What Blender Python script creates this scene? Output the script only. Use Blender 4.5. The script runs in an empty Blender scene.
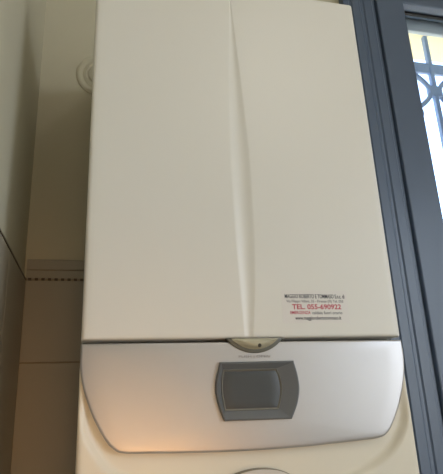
import bpy, bmesh, math
import numpy as np
from mathutils import Vector, Matrix

sc = bpy.context.scene
COL = sc.collection
Z0 = 1.55            # height of the seam between boiler door and flap
D = 0.34             # boiler front stands this far off the back wall (wall face at y = 0)
HW = 0.22            # half width of the boiler

# ------------------------------------------------------------------ materials
def lin(c):
    return tuple(((v / 12.92) if v <= 0.04045 else ((v + 0.055) / 1.055) ** 2.4) for v in c)

def mat(name, rgb, rough=0.5, metal=0.0, var=0.03, scale=8.0, bump=0.0, bscale=200.0, spec=0.5, coat=0.0):
    m = bpy.data.materials.new(name); m.use_nodes = True
    nt = m.node_tree; b = nt.nodes['Principled BSDF']
    b.inputs['Roughness'].default_value = rough
    b.inputs['Metallic'].default_value = metal
    b.inputs['Specular IOR Level'].default_value = spec
    b.inputs['Coat Weight'].default_value = coat
    tc = nt.nodes.new('ShaderNodeTexCoord')
    nz = nt.nodes.new('ShaderNodeTexNoise'); nz.inputs['Scale'].default_value = scale
    nz.inputs['Detail'].default_value = 4
    nt.links.new(tc.outputs['Object'], nz.inputs['Vector'])
    cr = nt.nodes.new('ShaderNodeMix'); cr.data_type = 'RGBA'
    c = lin(rgb)
    cr.inputs['A'].default_value = (*[v * (1 - var) for v in c], 1)
    cr.inputs['B'].default_value = (*[min(1, v * (1 + var)) for v in c], 1)
    nt.links.new(nz.outputs['Fac'], cr.inputs['Factor'])
    nt.links.new(cr.outputs['Result'], b.inputs['Base Color'])
    if bump > 0:
        n2 = nt.nodes.new('ShaderNodeTexNoise'); n2.inputs['Scale'].default_value = bscale
        nt.links.new(tc.outputs['Object'], n2.inputs['Vector'])
        bp = nt.nodes.new('ShaderNodeBump'); bp.inputs['Strength'].default_value = bump
        bp.inputs['Distance'].default_value = 0.0005
        nt.links.new(n2.outputs['Fac'], bp.inputs['Height'])
        nt.links.new(bp.outputs['Normal'], b.inputs['Normal'])
    return m

M = {}
M['plaster'] = mat('wall_plaster', (0.78, 0.76, 0.68), 0.9, var=0.04, bump=0.15, bscale=120)
M['ceiling'] = mat('ceiling_paint', (0.90, 0.88, 0.84), 0.9)
M['tile'] = mat('glazed_tile', (0.64, 0.615, 0.56), 0.4, var=0.04, scale=5)
M['grout'] = mat('tile_grout', (0.58, 0.54, 0.47), 0.9)
M['dot'] = mat('tile_dot_brown', (0.32, 0.27, 0.20), 0.4)
M['floor'] = mat('floor_tile', (0.62, 0.55, 0.46), 0.4, var=0.08, scale=3)
M['white'] = mat('white_enamel', (0.895, 0.885, 0.855), 0.38, var=0.012, scale=6, bump=0.05, bscale=900)
M['cover'] = mat('white_plastic', (0.90, 0.87, 0.80), 0.42, var=0.012, scale=6)
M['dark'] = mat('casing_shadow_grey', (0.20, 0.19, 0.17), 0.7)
M['silver'] = mat('silver_paint', (0.745, 0.735, 0.735), 0.40, metal=0.65, var=0.02, scale=40, bump=0.05, bscale=1500)
M['bezel'] = mat('grey_bezel', (0.37, 0.385, 0.395), 0.45, var=0.03)
M['rim'] = mat('bezel_rim', (0.50, 0.49, 0.46), 0.35, metal=0.4)
M['screen'] = mat('smoked_screen', (0.26, 0.275, 0.285), 0.42, var=0.06, scale=25)
M['lens'] = mat('gauge_lens', (0.70, 0.68, 0.59), 0.2, var=0.35, scale=32, coat=0.5)
M['lensrim'] = mat('gauge_rim', (0.38, 0.38, 0.34), 0.35)
M['hub'] = mat('gauge_hub', (0.22, 0.20, 0.17), 0.5)
M['print'] = mat('grey_print', (0.60, 0.58, 0.57), 0.6)
M['film'] = mat('sticker_film', (0.895, 0.878, 0.858), 0.32, var=0.01)
M['navy'] = mat('navy_ink', (0.16, 0.16, 0.22), 0.5)
M['grink'] = mat('grey_ink', (0.42, 0.40, 0.42), 0.5)
M['red'] = mat('red_ink', (0.76, 0.24, 0.33), 0.5)
M['badge'] = mat('badge_enamel', (0.80, 0.77, 0.73), 0.35)
M['badgering'] = mat('badge_ring_grey', (0.55, 0.51, 0.44), 0.4)
M['alu'] = mat('grey_blue_aluminium', (0.335, 0.395, 0.485), 0.34, var=0.04, scale=12, spec=0.5)
M['gasket'] = mat('black_gasket', (0.08, 0.08, 0.09), 0.7)
M['shutter'] = mat('shutter_grey', (0.74, 0.79, 0.83), 0.5)
M['iron'] = mat('painted_iron', (0.50, 0.60, 0.76), 0.5, var=0.08, scale=60)
M['render'] = mat('cream_render', (0.93, 0.89, 0.72), 0.9, var=0.04, bump=0.2, bscale=150)
M['terrace'] = mat('terrace_paving', (0.80, 0.77, 0.70), 0.8, var=0.06)

def glass_mat():
    m = bpy.data.materials.new('window_glass'); m.use_nodes = True
    nt = m.node_tree; nt.nodes.clear()
    o = nt.nodes.new('ShaderNodeOutputMaterial')
    mx = nt.nodes.new('ShaderNodeMixShader'); fr = nt.nodes.new('ShaderNodeMath')
    t = nt.nodes.new('ShaderNodeBsdfTransparent'); g = nt.nodes.new('ShaderNodeBsdfGlossy')
    lw = nt.nodes.new('ShaderNodeLayerWeight'); pw = nt.nodes.new('ShaderNodeMath'); pw.operation = 'POWER'
    pw.inputs[1].default_value = 5.0; nt.links.new(lw.outputs['Facing'], pw.inputs[0])
    fr.operation = 'MULTIPLY_ADD'; fr.inputs[1].default_value = 0.9; fr.inputs[2].default_value = 0.03
    nt.links.new(pw.outputs[0], fr.inputs[0])
    t.inputs['Color'].default_value = (0.96, 0.98, 1, 1); g.inputs['Roughness'].default_value = 0.02
    nt.links.new(fr.outputs[0], mx.inputs[0]); nt.links.new(t.outputs[0], mx.inputs[1])
    nt.links.new(g.outputs[0], mx.inputs[2]); nt.links.new(mx.outputs[0], o.inputs['Surface'])
    return m
M['glass'] = glass_mat()

# ------------------------------------------------------------------ mesh helpers
def link(o, parent=None):
    COL.objects.link(o)
    if parent: o.parent = parent
    return o

def make(name, verts, faces, m, parent=None, smooth=False, sharp=None):
    me = bpy.data.meshes.new(name)
    me.from_pydata([tuple(v) for v in verts], [], faces); me.validate()
    bm = bmesh.new(); bm.from_mesh(me)
    bmesh.ops.recalc_face_normals(bm, faces=bm.faces)
    if smooth:
        for f in bm.faces: f.smooth = True
        if sharp is not None:
            for e in bm.edges:
                if len(e.link_faces) == 2 and e.calc_face_angle(0) > sharp: e.smooth = False
    bm.to_mesh(me); bm.free()
    me.materials.append(m)
    return link(bpy.data.objects.new(name, me), parent)

class MB:
    """collects boxes, tubes and prisms into one mesh"""
    def __init__(s): s.v = []; s.f = []
    def add(s, v, f):
        n = len(s.v); s.v += [tuple(p) for p in v]; s.f += [[i + n for i in q] for q in f]
    def box(s, x0, x1, y0, y1, z0, z1):
        v = [(x, y, z) for x in (x0, x1) for y in (y0, y1) for z in (z0, z1)]
        s.add(v, [[0,1,3,2],[4,6,7,5],[0,4,5,1],[2,3,7,6],[0,2,6,4],[1,5,7,3]]); return s
    def bevbox(s, x0, x1, y0, y1, z0, z1, b):
        bm = bmesh.new(); r = bmesh.ops.create_cube(bm, size=1)
        for w in bm.verts:
            w.co = Vector(((x0+x1)/2 + w.co.x*(x1-x0), (y0+y1)/2 + w.co.y*(y1-y0), (z0+z1)/2 + w.co.z*(z1-z0)))
        bmesh.ops.bevel(bm, geom=list(bm.edges), offset=b, segments=2, affect='EDGES', profile=0.5)
        bm.verts.index_update()
        s.add([w.co for w in bm.verts], [[w.index for w in f.verts] for f in bm.faces]); bm.free(); return s
    def tube(s, pts, r, n=8):
        pts = [Vector(p) for p in pts]; rings = []
        for i, p in enumerate(pts):
            t = (pts[min(i+1, len(pts)-1)] - pts[max(i-1, 0)]).normalized()
            a = Vector((0, 1, 0)) if abs(t.y) < 0.9 else Vector((1, 0, 0))
            u = t.cross(a).normalized(); w = t.cross(u)
            rings.append([p + r*(math.cos(k*2*math.pi/n)*u + math.sin(k*2*math.pi/n)*w) for k in range(n)])
        v = [q for R in rings for q in R]; f = []
        for i in range(len(rings)-1):
            for k in range(n): f.append([i*n+k, i*n+(k+1) % n, (i+1)*n+(k+1) % n, (i+1)*n+k])
        f += [list(range(n)), [len(v)-n+k for k in range(n)]]
        s.add(v, f); return s
    def prism(s, prof, axis, a0, a1):
        """profile (p, q) extruded: axis 'z' -> p=x q=y ; axis 'x' -> p=y q=z"""
        def P(p, q, a): return (p, q, a) if axis == 'z' else (a, p, q)
        n = len(prof)
        v = [P(p, q, a0) for p, q in prof] + [P(p, q, a1) for p, q in prof]
        s.add(v, [[i, (i+1) % n, (i+1) % n + n, i+n] for i in range(n)] + [list(range(n)), list(range(n, 2*n))]); return s
    def build(s, name, m, parent=None, smooth=False, sharp=0.6):
        return make(name, s.v, s.f, m, parent, smooth, sharp)

def structure(o):
    o['kind'] = 'structure'; return o

def thing(name, loc, label, cat, group=None):
    o = bpy.data.objects.new(name, None); o.location = loc; o.empty_display_size = 0.05
    o['label'] = label; o['category'] = cat
    if group: o['group'] = group
    return link(o)

def reloc(root):
    """children were modelled in world space: put them in the frame of their parent"""
    for c in root.children: c.matrix_parent_inverse = Matrix.Translation(-root.location)

def smooth_closed(pts, per=8, sharp=()):
    """Catmull-Rom through pts (closed); indices in sharp stay corners"""
    n = len(pts); out = []
    for i in range(n):
        p1, p2 = np.array(pts[i]), np.array(pts[(i+1) % n])
        p0 = p1 - (p2-p1) if i in sharp else np.array(pts[i-1])
        p3 = p2 + (p2-p1) if (i+1) % n in sharp else np.array(pts[(i+2) % n])
        for k in range(per):
            t = k/per
            out.append(tuple(0.5*((2*p1) + (-p0+p2)*t + (2*p0-5*p1+4*p2-p3)*t*t + (-p0+3*p1-3*p2+p3)*t**3)))
    return out

def inset(pts, d):
    """offset a counter-clockwise polygon inwards"""
    P = np.array(pts); n = len(P); out = []
    for i in range(n):
        a = P[i]-P[i-1]; b = P[(i+1) % n]-P[i]
        a = a/(np.linalg.norm(a)+1e-12); b = b/(np.linalg.norm(b)+1e-12)
        na = np.array((-a[1], a[0])); nb = np.array((-b[1], b[0])); m = na+nb
        m = m/max(0.35, (m@m)/2)
        out.append(tuple(P[i]+d*m))
    return out

def ccw(pts):
    a = sum(pts[i-1][0]*pts[i][1]-pts[i][0]*pts[i-1][1] for i in range(len(pts)))
    return pts if a > 0 else pts[::-1]

def rings_mesh(name, rings, m, parent, cap_last=True, cap_first=True, smooth=True, sharp=0.7):
    """rings: list of (points2d, y or callable(x,z)) -> skin of lofted loops"""
    v = []; f = []; n = len(rings[0][0])
    for pts, y in rings:
        for x, z in pts: v.append((x, y(x, z) if callable(y) else y, Z0+z))
    for r in range(len(rings)-1):
        for k in range(n): f.append([r*n+k, r*n+(k+1) % n, (r+1)*n+(k+1) % n, (r+1)*n+k])
    if cap_first: f.append(list(range(n)))
    if cap_last: f.append([(len(rings)-1)*n+k for k in range(n)])
    return make(name, v, f, m, parent, smooth, sharp)

def plate(name, outline, y_back, y_front, bevel, m, parent, bulge=0.0, steps=6, seg=3, sharp=0.9):
    """solid plate with rounded front edge and slightly bulging face"""
    o = ccw(outline); c = np.mean(np.array(o), axis=0)
    rings = [(o, y_back), (o, y_front+bevel)]
    for k in range(1, seg+1):
        a = k/seg*math.pi/2
        rings.append((inset(o, bevel*(1-math.cos(a))), y_front+bevel*(1-math.sin(a))))
    last = np.array(rings[-1][0])
    for k in range(1, steps+1):
        t = 1-k/steps*0.97
        rings.append(([tuple(c+(p-c)*t) for p in last], y_front-bulge*(1-t*t)))
    return rings_mesh(name, rings, m, parent, smooth=True, sharp=sharp)

_font = {}
def text(name, body, x0, x1, z, h, y, m, parent, bold=0.0, depth=0.00015):
    cu = bpy.data.curves.new(name, 'FONT'); cu.body = body; cu.size = 1; cu.offset = bold; cu.resolution_u = 3
    cu.extrude = 0.01
    o = bpy.data.objects.new(name+'_curve', cu); COL.objects.link(o)
    dg = bpy.context.evaluated_depsgraph_get(); dg.update()
    me = bpy.data.meshes.new_from_object(o.evaluated_get(dg))
    bpy.data.objects.remove(o)
    co = np.array([v.co[:] for v in me.vertices])
    mn, mx = co.min(0), co.max(0)
    capm = 0.0
    for v in me.vertices:
        px, pz, pd = v.co
        v.co = (x0+(px-mn[0])/(mx[0]-mn[0])*(x1-x0), y-(pd-mn[2])/(mx[2]-mn[2])*depth, Z0+z+(pz-0.34)/0.69*h)
    me.name = name; me.materials.clear(); me.materials.append(m)
    ob = bpy.data.objects.new(name, me)
    return link(ob, parent)

# ------------------------------------------------------------------ room shell
LX = -0.338; RX = 1.95; FY = -3.2; CZ = 2.95
WX0, WX1, WZ0, WZ1 = 0.415, 1.46, 0.95, Z0+1.02       # window opening in the back wall
WT = 0.285
structure(MB().box(LX-0.15, RX+0.15, FY-0.15, WT, -0.1, 0).build('floor', M['floor']))
structure(MB().box(LX-0.15, RX+0.15, FY-0.15, WT, CZ, CZ+0.12).build('ceiling', M['ceiling']))
structure(MB().box(LX-0.15, LX, FY, WT, 0, CZ).build('wall_left', M['plaster']))
for q in ((LX, WX0, 0, CZ), (WX1, RX, 0, CZ), (WX0, WX1, 0, WZ0), (WX0, WX1, WZ1, CZ)):
  wb = structure(MB().box(q[0], q[1], 0, WT, q[2], q[3]).build('wall_back', M['plaster']))
  wb.data.materials.append(M['render'])
  for p in wb.data.polygons:      # outer face and the reveals are cream render
    c = p.center
    if c.y > WT-0.001 or (WX0-0.001 <= c.x <= WX1+0.001 and WZ0-0.001 <= c.z <= WZ1+0.001 and 0.01 < c.y < WT-0.01): p.material_index = 1
# right wall with an unseen opening, added for cool side light and reflections
RW = (-2.90, -1.80, 0.90, 2.80)
b = MB()
b.box(RX, RX+0.15, FY, RW[0], 0, CZ); b.box(RX, RX+0.15, RW[1], WT, 0, CZ)
b.box(RX, RX+0.15, RW[0], RW[1], 0, RW[2]); b.box(RX, RX+0.15, RW[0], RW[1], RW[3], CZ)
structure(b.build('wall_right', M['plaster']))
structure(MB().box(LX-0.15, RX+0.15, FY-0.15, FY, 0, CZ).build('wall_front', M['plaster']))

# tiled dado: ledge strip, border tile with a dotted row, plain tiles with grout joints
def dado(name, side):
    T = 0.004
    def slab(mb, a0, a1, z0, z1, t):
        if side == 'back': mb.bevbox(a0, a1, -t, 0.0, z0, z1, 0.0008)
        else: mb.bevbox(LX, LX+t, a0, a1, z0, z1, 0.0008)
    lo, hi = (LX+T, WX0-0.002) if side == 'back' else (FY+0.002, -0.0001)
    root = structure(link(bpy.data.objects.new(name, None)))
    zt = [Z0+(0.0045 if side == 'back' else -0.21)-0.25*k for k in range(8)]
    tiles = MB(); g = 0.0012
    # courses of plain tiles
    edges = [Z0+0.1565] + zt
    for i in range(len(edges)-1):
        z1, z0 = edges[i]-g, edges[i+1]+g
        if z0 < 0: z0 = 0.002
        if z1-z0 < 0.01: continue
        a = lo; step = 0.2
        while a < hi-0.01:
            slab(tiles, a+(g if a > lo else 0), min(a+step, hi)-g, z0, z1, T); a += step
    tiles.build('tile_course', M['tile'], root)
    gr = MB()
    if side == 'back': gr.box(lo, hi, -T*0.6, 0, 0.002, Z0+0.19)
    else: gr.box(LX, LX+T*0.6, lo, hi, 0.002, Z0+0.1572)
    gr.build('grout_bed', M['grout'], root)
    if side == 'left':
        MB().box(LX, LX+T+0.0004, lo, hi, Z0+0.1562, Z0+0.1592).build('border_line', M['dot'], root)
        return root
    bd = MB(); slab(bd, lo, hi, Z0+0.1600, Z0+0.1755, T)
    bd.build('border_strip', M['tile'], root)
    # ledge moulding with a round nose
    prof = [(0, 0.1770), (0.0045, 0.1770), (0.0052, 0.1785), (0.0052, 0.194), (0.0042, 0.197), (0, 0.197)]
    if side == 'back': md = MB().prism([(-p, Z0+q) for p, q in prof], 'x', lo, hi)
    md.build('ledge_moulding', M['tile'], root)
    dm = MB(); a = lo+0.004; pitch = 0.0118
    while a < (hi if side == 'back' else -0.004):
        if side == 'back': dm.bevbox(a, a+0.0060, -T-0.0006, -0.002, Z0+0.1558, Z0+0.1606, 0.0004)
        a += pitch
    dm.build('dotted_row', M['dot'], root)
    return root
dado('trim_1', 'back'); dado('trim_2', 'left')

# ------------------------------------------------------------------ window_1 : grey blue aluminium casement beside the boiler
win = structure(link(bpy.data.objects.new('window_1', None)))
SX0, SX1 = 0.492, 1.383                   # sash
SZ0, SZ1 = 1.03, Z0+1.005
ST = 0.081                                # stile width
Yf = -0.030
# left jamb profile (x, y) with vertical ribs
def jamb(x_in, x_out, sgn):
    w = x_out-x_in
    pr = [(0, -0.022), (0.16, -0.022), (0.19, -0.020), (0.24, -0.020), (0.27, -0.0235), (0.50, -0.0235), (0.54, -0.0205),
          (0.62, -0.0205), (0.66, -0.0235), (0.90, -0.0235), (0.93, -0.021), (1.0, -0.021), (1.0, 0.04), (0, 0.04)]
    return [(x_in+w*p, q) for p, q in pr]
fr = MB()
fr.prism(jamb(0.398, 0.4895, 1), 'z', WZ0-0.02, WZ1+0.045)
fr.prism(jamb(1.477, 1.3845, 1), 'z', WZ0-0.02, WZ1+0.045)
fr.prism([(q, WZ1+0.045-(p-0.398)) for p, q in jamb(0.398, 0.4350, 1)], 'x', 0.398, 1.477)
fr.prism([(q, WZ0-0.02+(p-0.398)) for p, q in jamb(0.398, 0.4850, 1)], 'x', 0.398, 1.477)
# the jamb sits against the wall face, the wall-side flange overlaps the plaster
fo = fr.build('window_frame', M['alu'], win)
sa = MB()
sa.bevbox(SX0, SX0+ST, Yf, 0.020, SZ0, SZ1, 0.003)
sa.bevbox(SX1-ST, SX1, Yf, 0.020, SZ0, SZ1, 0.003)
sa.bevbox(SX0+ST-0.004, SX1-ST+0.004, Yf, 0.020, Z0+0.931, SZ1, 0.003)
sa.bevbox(SX0+ST-0.004, SX1-ST+0.004, Yf, 0.020, SZ0, SZ0+ST, 0.003)
sash = sa.build('window_sash', M['alu'], win)
gx0, gx1, gz0, gz1 = SX0+ST, SX1-ST, SZ0+ST, Z0+0.931
gk = MB()
for y0, y1 in ((-0.002, 0.006),):
    gk.box(gx0, gx0+0.005, y0, y1, gz0, gz1); gk.box(gx1-0.005, gx1, y0, y1, gz0, gz1)
    gk.box(gx0, gx1, y0, y1, gz1-0.005, gz1); gk.box(gx0, gx1, y0, y1, gz0, gz0+0.005)
gk.build('gasket', M['gasket'], sash)
MB().box(gx0, gx1, 0.007, 0.011, gz0, gz1).build('glass_pane', M['glass'], sash)

# rolled up shutter behind the glass
sh = thing('roller_shutter', (0.93, 0.039, Z0+0.93), 'grey roller shutter rolled up outside the top of the window', 'shutter')
MB().bevbox(WX0+0.004, WX1-0.004, 0.034, 0.044, Z0+0.912, WZ1-0.002, 0.002).build('shutter_slats', M['shutter'], sh)
MB().bevbox(WX0+0.004, WX1-0.004, 0.033, 0.046, Z0+0.901, Z0+0.913, 0.003).build('bottom_rail', M['shutter'], sh)
reloc(sh)

# wrought iron grille
gy = 0.178
gr = thing('security_grille', (0.93, gy, WZ0), 'wrought iron security grille with scrolls outside the window glass', 'grille')
nb = 5
for k in range(nb):
    x = 0.792+0.15*k
    if k == nb-1: x = 1.40
    MB().bevbox(x-0.007, x+0.007, gy-0.007, gy+0.007, WZ0+0.001, WZ1-0.0005, 0.0015).build('vertical_bar', M['iron'], gr)
for k in range(2):
    x = 0.50+0.15*k
    MB().bevbox(x-0.007, x+0.007, gy-0.007, gy+0.007, WZ0+0.001, WZ1-0.0005, 0.0015).build('vertical_bar', M['iron'], gr)
for zz in (Z0+0.897, 1.10):
    MB().bevbox(WX0+0.001, WX1-0.001, gy-0.0055, gy+0.0055, zz-0.018, zz+0.018, 0.0015).build('cross_bar', M['iron'], gr)
def scroll(cx, s, ztop, hh):
    pts = []
    for i in range(25):
        t = i/24; a = math.pi*t
        pts.append((cx+s*(0.072-0.056*math.sin(a)), gy-0.001, ztop-hh*t))
    # curled ends
    tail = []
    for i in range(1, 15):
        a = i/14*1.5*math.pi; r = 0.018*(1-i/20)
        tail.append((cx+s*(0.072+0.0*i)+s*0.0+s*r*math.sin(a)*0.6, gy-0.001, ztop-hh-0.018+r*math.cos(a)))
    return pts+tail
xs = [0.50, 0.65]+[0.792+0.15*k for k in range(4)]
for x in xs:
    for s in (-1, 1):
        MB().tube(scroll(x, s, Z0+0.878, 0.13), 0.0075).build('scroll', M['iron'], gr, smooth=True)
    MB().bevbox(x-0.022, x+0.022, gy-0.010, gy+0.010, Z0+0.795, Z0+0.831, 0.003).build('collar', M['iron'], gr)
reloc(gr)

# unseen terrace added outside to bounce sunlight up to the soffit
structure(MB().box(-6, 9, WT+0.02, 12, 0.2, 0.3).build('added_terrace_ground', M['terrace']))

# ------------------------------------------------------------------ flue rosette on the wall
ro = thing('wall_rosette', (-0.212, 0, Z0+0.622), 'round stepped wall rosette half hidden behind the boiler, beside its upper left edge', 'rosette')
def lathe(name, prof, m, parent, cx, cz, n=64):
    v = []; f = []
    for r, y in prof:
        for k in range(n):
            a = 2*math.pi*k/n; v.append((cx+r*math.cos(a), y, cz+r*math.sin(a)))
    for i in range(len(prof)-1):
        for k in range(n): f.append([i*n+k, i*n+(k+1) % n, (i+1)*n+(k+1) % n, (i+1)*n+k])
    f += [list(range(n)), [(len(prof)-1)*n+k for k in range(n)]]
    return make(name, v, f, m, parent, True, 0.5)
lathe('flange', [(0.052, 0), (0.052, -0.002), (0.049, -0.0038), (0.044, -0.0042), (0.041, -0.003), (0.038, -0.003), (0.035, -0.005),
                 (0.031, -0.0055), (0.029, -0.004), (0.026, -0.004)], M['plaster'], ro, -0.212, Z0+0.622)
lathe('plug', [(0.026, -0.003), (0.026, -0.007), (0.022, -0.009), (0.004, -0.0095)], M['plaster'], ro, -0.212, Z0+0.622)
reloc(ro)

# ------------------------------------------------------------------ boiler
bo = thing('wall_boiler', (0, -0.17, Z0-0.27),
           'white wall-hung gas boiler with silver control flap and service sticker, beside the grey window', 'boiler')
TOP = 0.586; BOT = -0.27
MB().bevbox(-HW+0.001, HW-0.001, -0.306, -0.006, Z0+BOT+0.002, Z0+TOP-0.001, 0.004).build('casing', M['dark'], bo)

# upper door with its tapering sculpted crease
zk = [0.0, 0.0084, 0.0526, 0.138, 0.27, 0.41, 0.556, 0.586]
Lk = [-0.0112, -0.0115, -0.0132, -0.0165, -0.0188, -0.0150, -0.0065, -0.0050]
Rk = [0.0000, 0.0010, 0.0062, 0.0114, 0.0116, 0.0045, -0.0050, -0.0042]
dk = [0.0016, 0.0017, 0.0022, 0.0029, 0.0030, 0.0024, 0.0006, 0.0002]
def cub(zz, ks):   # smooth interpolation
    zz = np.asarray(zz); fine = np.linspace(0, TOP, 300); y = np.interp(fine, zk, ks)
    w = np.ones(31)/31; yp = np.pad(y, 15, mode='edge'); y2 = np.convolve(yp, w, 'valid')
    return np.interp(zz, fine, y2)
DB = 0.0018; er = 0.006
zrows = sorted(set([DB, DB+0.0008, DB+0.002, DB+0.0035, DB+0.006]+list(np.linspace(DB+0.012, TOP-0.012, 70))+[TOP-0.006, TOP-0.0035, TOP-0.0018, TOP-0.0006, TOP]))
Yd = -D
def edge_round(d, r):
    d = np.minimum(d, r); return r-np.sqrt(np.maximum(0, r*r-(r-d)**2))
verts = []; faces = []
le = [0, 0.0005, 0.0015, 0.003, 0.006]
for z in zrows:
    L = float(cub(z, Lk)); R = float(cub(z, Rk)); dep = float(cub(z, dk))
    xs_ = [-HW+e for e in le]+list(np.linspace(-HW+0.012, L-0.003, 24))+[L-0.0012]
    us = np.linspace(0, 1, 15)
    xs_ += [L+(R-L)*u for u in us]
    xs_ += [R+0.0012]+list(np.linspace(R+0.003, HW-0.012, 24))+[HW-e for e in le[::-1]]
    for i, x in enumerate(xs_):
        d = min(x+HW, HW-x)
        y = Yd+float(edge_round(d, er))+float(edge_round(z-DB, 0.0035))+float(edge_round(TOP-z, er))
        if L < x < R:
            u = (x-L)/(R-L)
            y += dep*(math.sin(math.pi*min(1, u))**1.2)
        verts.append((x, y, Z0+z))
nc = len(xs_); nr = len(zrows)
for r in range(nr-1):
    for c in range(nc-1): faces.append([r*nc+c, r*nc+c+1, (r+1)*nc+c+1, (r+1)*nc+c])
# side skirts back to the casing
loop = [c for c in range(nc)]+[r*nc+nc-1 for r in range(1, nr)]+[(nr-1)*nc+c for c in range(nc-2, -1, -1)]+[r*nc for r in range(nr-2, 0, -1)]
base = len(verts)
for i in loop: verts.append((verts[i][0], -0.010, verts[i][2]))
nl = len(loop)
for k in range(nl): faces.append([loop[k], loop[(k+1) % nl], base+(k+1) % nl, base+k])
make('front_door', verts, faces, M['white'], bo, True, 0.9)

# control flap outline (x, z)
half = [(0.2195, -0.0028), (0.2195, -0.030), (0.2150, -0.056), (0.2025, -0.089), (0.1875, -0.1150), (0.1775, -0.1255), (0.166, -0.1302),
        (0.135, -0.1322), (0.063, -0.1352)]
ctr = (0.0, -0.1360)
pts = half+[ctr]+[(-x, z) for x, z in half[::-1]]
FL = smooth_closed(pts, 6, sharp=(0, len(pts)-1))
FL = ccw(FL)
flap = plate('control_flap', FL, -0.312, -D-0.001, 0.0032, M['silver'], bo, bulge=0.0015, steps=8, seg=4)

# lower cover: flush at its outer sides, dished around the flap
DH = [(0.2215, 0.004), (0.2205, -0.045), (0.2160, -0.078), (0.2000, -0.116), (0.1720, -0.1470), (0.1130, -0.1700)]
P = np.array(ccw(smooth_closed(DH+[(0.0, -0.1830)]+[(-x, z) for x, z in DH[::-1]], 6, sharp=(0, 2*len(DH)))))
def dist_poly(X, Z):
    d = np.full(X.shape, 1e9); ins = np.zeros(X.shape, bool); n = len(P)
    for i in range(n):
        a = P[i-1]; b_ = P[i]; e = b_-a
        t = np.clip(((X-a[0])*e[0]+(Z-a[1])*e[1])/(e@e), 0, 1)
        d = np.minimum(d, np.hypot(X-a[0]-t*e[0], Z-a[1]-t*e[1]))
        c = ((a[1] > Z) != (b_[1] > Z)) & (X < (b_[0]-a[0])*(Z-a[1])/(b_[1]-a[1]+1e-15)+a[0])
        ins ^= c
    return np.where(ins, 0, d)
gx = np.array(sorted(set([-HW+e for e in le]+list(np.linspace(-HW+0.009, HW-0.009, 130))+[HW-e for e in le])))
gz = np.array([BOT+e for e in le]+list(np.linspace(BOT+0.012, -0.012, 90))+[-0.006, -0.0045])
X, Z = np.meshgrid(gx, gz)
dd = dist_poly(X, Z)
t = np.clip(dd/0.010, 0, 1); S = 1-t*t*(3-2*t)
side = np.clip((HW-np.abs(X))/0.012, 0.0, 1)
Y = -D+0.0005+0.0080*S*(0.15+0.85*side)+edge_round(np.minimum(X+HW, HW-X), er)+edge_round(Z-BOT, er)
verts = [(X[i, j], Y[i, j], Z0+Z[i, j]) for i in range(len(gz)) for j in range(len(gx))]
nc, nr = len(gx), len(gz)
faces = [[r*nc+c, r*nc+c+1, (r+1)*nc+c+1, (r+1)*nc+c] for r in range(nr-1) for c in range(nc-1)]
loop = [c for c in range(nc)]+[r*nc+nc-1 for r in range(1, nr)]+[(nr-1)*nc+c for c in range(nc-2, -1, -1)]+[r*nc for r in range(nr-2, 0, -1)]
base = len(verts); nl = len(loop)
for i in loop: verts.append((verts[i][0], -0.010, verts[i][2]))
for k in range(nl): faces.append([loop[k], loop[(k+1) % nl], base+(k+1) % nl, base+k])
make('lower_cover', verts, faces, M['cover'], bo, True, 0.9)

# display set in the flap
yF = -D-0.0040
outer = smooth_closed([(-0.0475, -0.0290), (-0.0525, -0.048), (-0.0545, -0.0640), (-0.0510, -0.083), (-0.0450, -0.1000),
                       (0.0435, -0.1010), (0.0525, -0.083), (0.0570, -0.0650), (0.0560, -0.047), (0.0520, -0.0290)], 6, sharp=(0, 4, 5, 9))
inner = smooth_closed([(-0.0430, -0.0385), (-0.0455, -0.050), (-0.0462, -0.0630), (-0.0450, -0.076), (-0.0430, -0.0878),
                       (0.0270, -0.0885), (0.0315, -0.076), (0.0335, -0.0640), (0.0322, -0.050), (0.0285, -0.0390)], 6, sharp=(0, 4, 5, 9))
outer, inner = ccw(outer), ccw(inner)
rim_in = inset(inner, 0.0020)
rings_mesh('display_frame', [(outer, -0.335), (outer, yF-0.0020), (inset(outer, 0.0008), yF-0.0032), (inset(outer, 0.0022), yF-0.0034), (inset(inner, -0.0012), yF+0.0002),
                             (inner, yF+0.0004), (inner, -0.335)], M['bezel'], flap, cap_first=False, cap_last=False, sharp=0.3)
rings_mesh('screen_rim', [(inset(inner, -0.0006), yF+0.0006), (inset(inner, 0.0000), yF-0.0006), (rim_in, yF+0.0008), (rim_in, -0.336)],
           M['rim'], flap, cap_first=False, cap_last=False, sharp=0.3)
plate('display_screen', rim_in, -0.336, yF+0.0007, 0.0003, M['screen'], flap, bulge=0.0001, steps=3, seg=2)

# gauge lens cut by the door edge
def segment(Rr, cz, ztop, n=28):
    h = math.sqrt(Rr*Rr-(ztop-cz)**2); a0 = math.atan2(ztop-cz, -h); a1 = math.atan2(ztop-cz, h)
    if a0 < 0: a0 += 2*math.pi
    if a1 < a0: a1 += 2*math.pi
    return [(Rr*math.cos(a0+(a1-a0)*k/n), cz+Rr*math.sin(a0+(a1-a0)*k/n)) for k in range(n+1)]
gcx = 0.0016; yG = -D-0.0024
so = [(x+gcx, z) for x, z in segment(0.0496, 0.0317, 0.0012)]
si = [(x+gcx, z) for x, z in segment(0.0450, 0.0317, 0.0008)]
ga = plate('gauge_window', so, -0.335, yG-0.0010, 0.0008, M['lensrim'], bo, bulge=0.0, steps=2, seg=2)
plate('gauge_face', si, -0.335, yG-0.0018, 0.0006, M['lens'], ga, bulge=0.0055, steps=6, seg=2)
lathe('gauge_hub', [(0.0024, yG-0.001), (0.0024, yG-0.0072), (0.0018, yG-0.0078), (0.0002, yG-0.008)], M['hub'], ga, 0.0058, Z0-0.0088, 20)

text('flap_print', 'PUSH | OPEN', -0.0215, 0.0212, -0.0222, 0.0030, -D-0.00255, M['print'], flap, 0.0)

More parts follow.
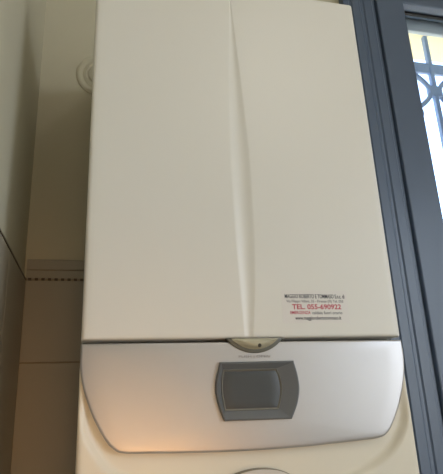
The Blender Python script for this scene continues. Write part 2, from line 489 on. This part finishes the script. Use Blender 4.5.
# service sticker
ys = -D-0.0002
st = MB().box(0.0440, 0.1425, ys, -D+0.0002, Z0+0.0210, Z0+0.0665).build('service_sticker', M['film'], bo)
yt = ys-0.00005
text('company_line', 'MAGGIO ROBERTO E TOMMASO S.n.c. di', 0.0490, 0.1385, 0.0584, 0.0056, yt, M['navy'], st, 0.014)
text('address_line', 'Via Filippo Villani, 35 - Firenze (FI) Tel. 055', 0.0508, 0.1360, 0.0515, 0.0036, yt, M['grink'], st, 0.005)
text('telephone_line', 'TEL. 055-690922', 0.0586, 0.1318, 0.0437, 0.0066, yt, M['red'], st, 0.02)
text('emergency_word', 'EMERGENZA', 0.0552, 0.0850, 0.0356, 0.0042, yt, M['red'], st, 0.012)
text('emergency_line', 'caldaia fuori orario', 0.0875, 0.1325, 0.0353, 0.0040, yt, M['navy'], st, 0.004)
text('web_line', 'www.maggiorobertotommaso.it', 0.0618, 0.1300, 0.0282, 0.0048, yt, M['navy'], st, 0.012)

# oval badge on the lower cover
def oval(a, b_, cx, cz, n=48): return [(cx+a*math.cos(2*math.pi*k/n), cz+b_*math.sin(2*math.pi*k/n)) for k in range(n)]
yb = -D+0.0012
bd = plate('oval_badge', oval(0.047, 0.0205, -0.0010, -0.1772), -0.320, yb-0.003, 0.0015, M['badgering'], bo, steps=2, seg=3)
plate('badge_face', oval(0.0460, 0.0195, -0.0010, -0.1772), -0.325, yb-0.0036, 0.0006, M['badge'], bd, bulge=0.001, steps=3, seg=2)
bpy.context.view_layer.update()
reloc(bo)

# ------------------------------------------------------------------ light
w = bpy.data.worlds.new('sky'); sc.world = w; w.use_nodes = True
nt = w.node_tree; bg = nt.nodes['Background']
sky = nt.nodes.new('ShaderNodeTexSky'); sky.sky_type = 'NISHITA'; sky.sun_disc = False
sky.sun_elevation = math.radians(48); sky.sun_rotation = math.radians(200); sky.dust_density = 3.0; sky.air_density = 1.0
mxs = nt.nodes.new('ShaderNodeMix'); mxs.data_type = 'RGBA'; mxs.inputs['Factor'].default_value = 0.55
mxs.inputs['B'].default_value = (0.75, 0.80, 0.86, 1)      # thin bright cloud over the blue
nt.links.new(sky.outputs[0], mxs.inputs['A'])
nt.links.new(mxs.outputs['Result'], bg.inputs['Color']); bg.inputs['Strength'].default_value = 2.6

def light(kind, name, loc, target, energy, color, **kw):
    l = bpy.data.lights.new(name, kind); l.energy = energy; l.color = color
    for k, v in kw.items(): setattr(l, k, v)
    o = bpy.data.objects.new(name, l); o.location = loc
    o.rotation_euler = (Vector(target)-Vector(loc)).to_track_quat('-Z', 'Y').to_euler()
    return link(o)
light('SUN', 'sun', (3, 6, 8), (2.4, 3.5, 0), 12.0, (1.0, 0.95, 0.86), angle=0.01)
# added cool fill light in the unseen opening of the right wall
light('AREA', 'added_right_fill', (RX+0.12, (RW[0]+RW[1])/2, (RW[2]+RW[3])/2), (0, (RW[0]+RW[1])/2, 1.9), 37, (0.84, 0.91, 1.0),
      shape='RECTANGLE', size=RW[1]-RW[0]-0.05, size_y=RW[3]-RW[2]-0.05)
# added soft fill light just below the ceiling
light('AREA', 'ceiling_fill', (0.5, -1.6, CZ-0.06), (0.5, -1.6, 0), 5, (1.0, 0.95, 0.84), shape='DISK', size=0.45)
# warm light behind the camera: a table lamp and an added spot for extra glow
light('POINT', 'table_lamp', (-0.17, -1.95, 1.27), (0, 0, 1.15), 6.5, (1.0, 0.64, 0.36), shadow_soft_size=0.12)
light('SPOT', 'added_warm_spot', (-0.08, -1.20, 1.14), (-0.18, -D, 1.39), 12, (1.0, 0.50, 0.17), spot_size=math.radians(32), spot_blend=1.0, shadow_soft_size=0.17)

# ------------------------------------------------------------------ camera
F = 513.9306; pitch, yaw, roll = 0.31665, 0.24429, -0.04247
f = Vector((math.sin(yaw)*math.cos(pitch), math.cos(yaw)*math.cos(pitch), math.sin(pitch)))
R0 = Vector((math.cos(yaw), -math.sin(yaw), 0)); U0 = R0.cross(f)
Rr = math.cos(roll)*R0+math.sin(roll)*U0; Uu = -math.sin(roll)*R0+math.cos(roll)*U0
cam = bpy.data.cameras.new('camera'); co = bpy.data.objects.new('camera', cam); link(co)
m = Matrix((Rr, Uu, -f)).transposed().to_4x4(); m.translation = Vector((-0.20149, -0.99946, Z0-0.08144))
co.matrix_world = m
cam.sensor_fit = 'HORIZONTAL'; cam.sensor_width = 36; cam.lens = F*36/443; cam.clip_start = 0.01
sc.camera = co

vs = sc.view_settings
vs.view_transform = 'Standard'; vs.look = 'None'; vs.gamma = 1.0; vs.use_curve_mapping = False; vs.exposure = -0.5
sc.cycles.use_denoising = True
sc.cycles.max_bounces = 10
sc.cycles.transparent_max_bounces = 12
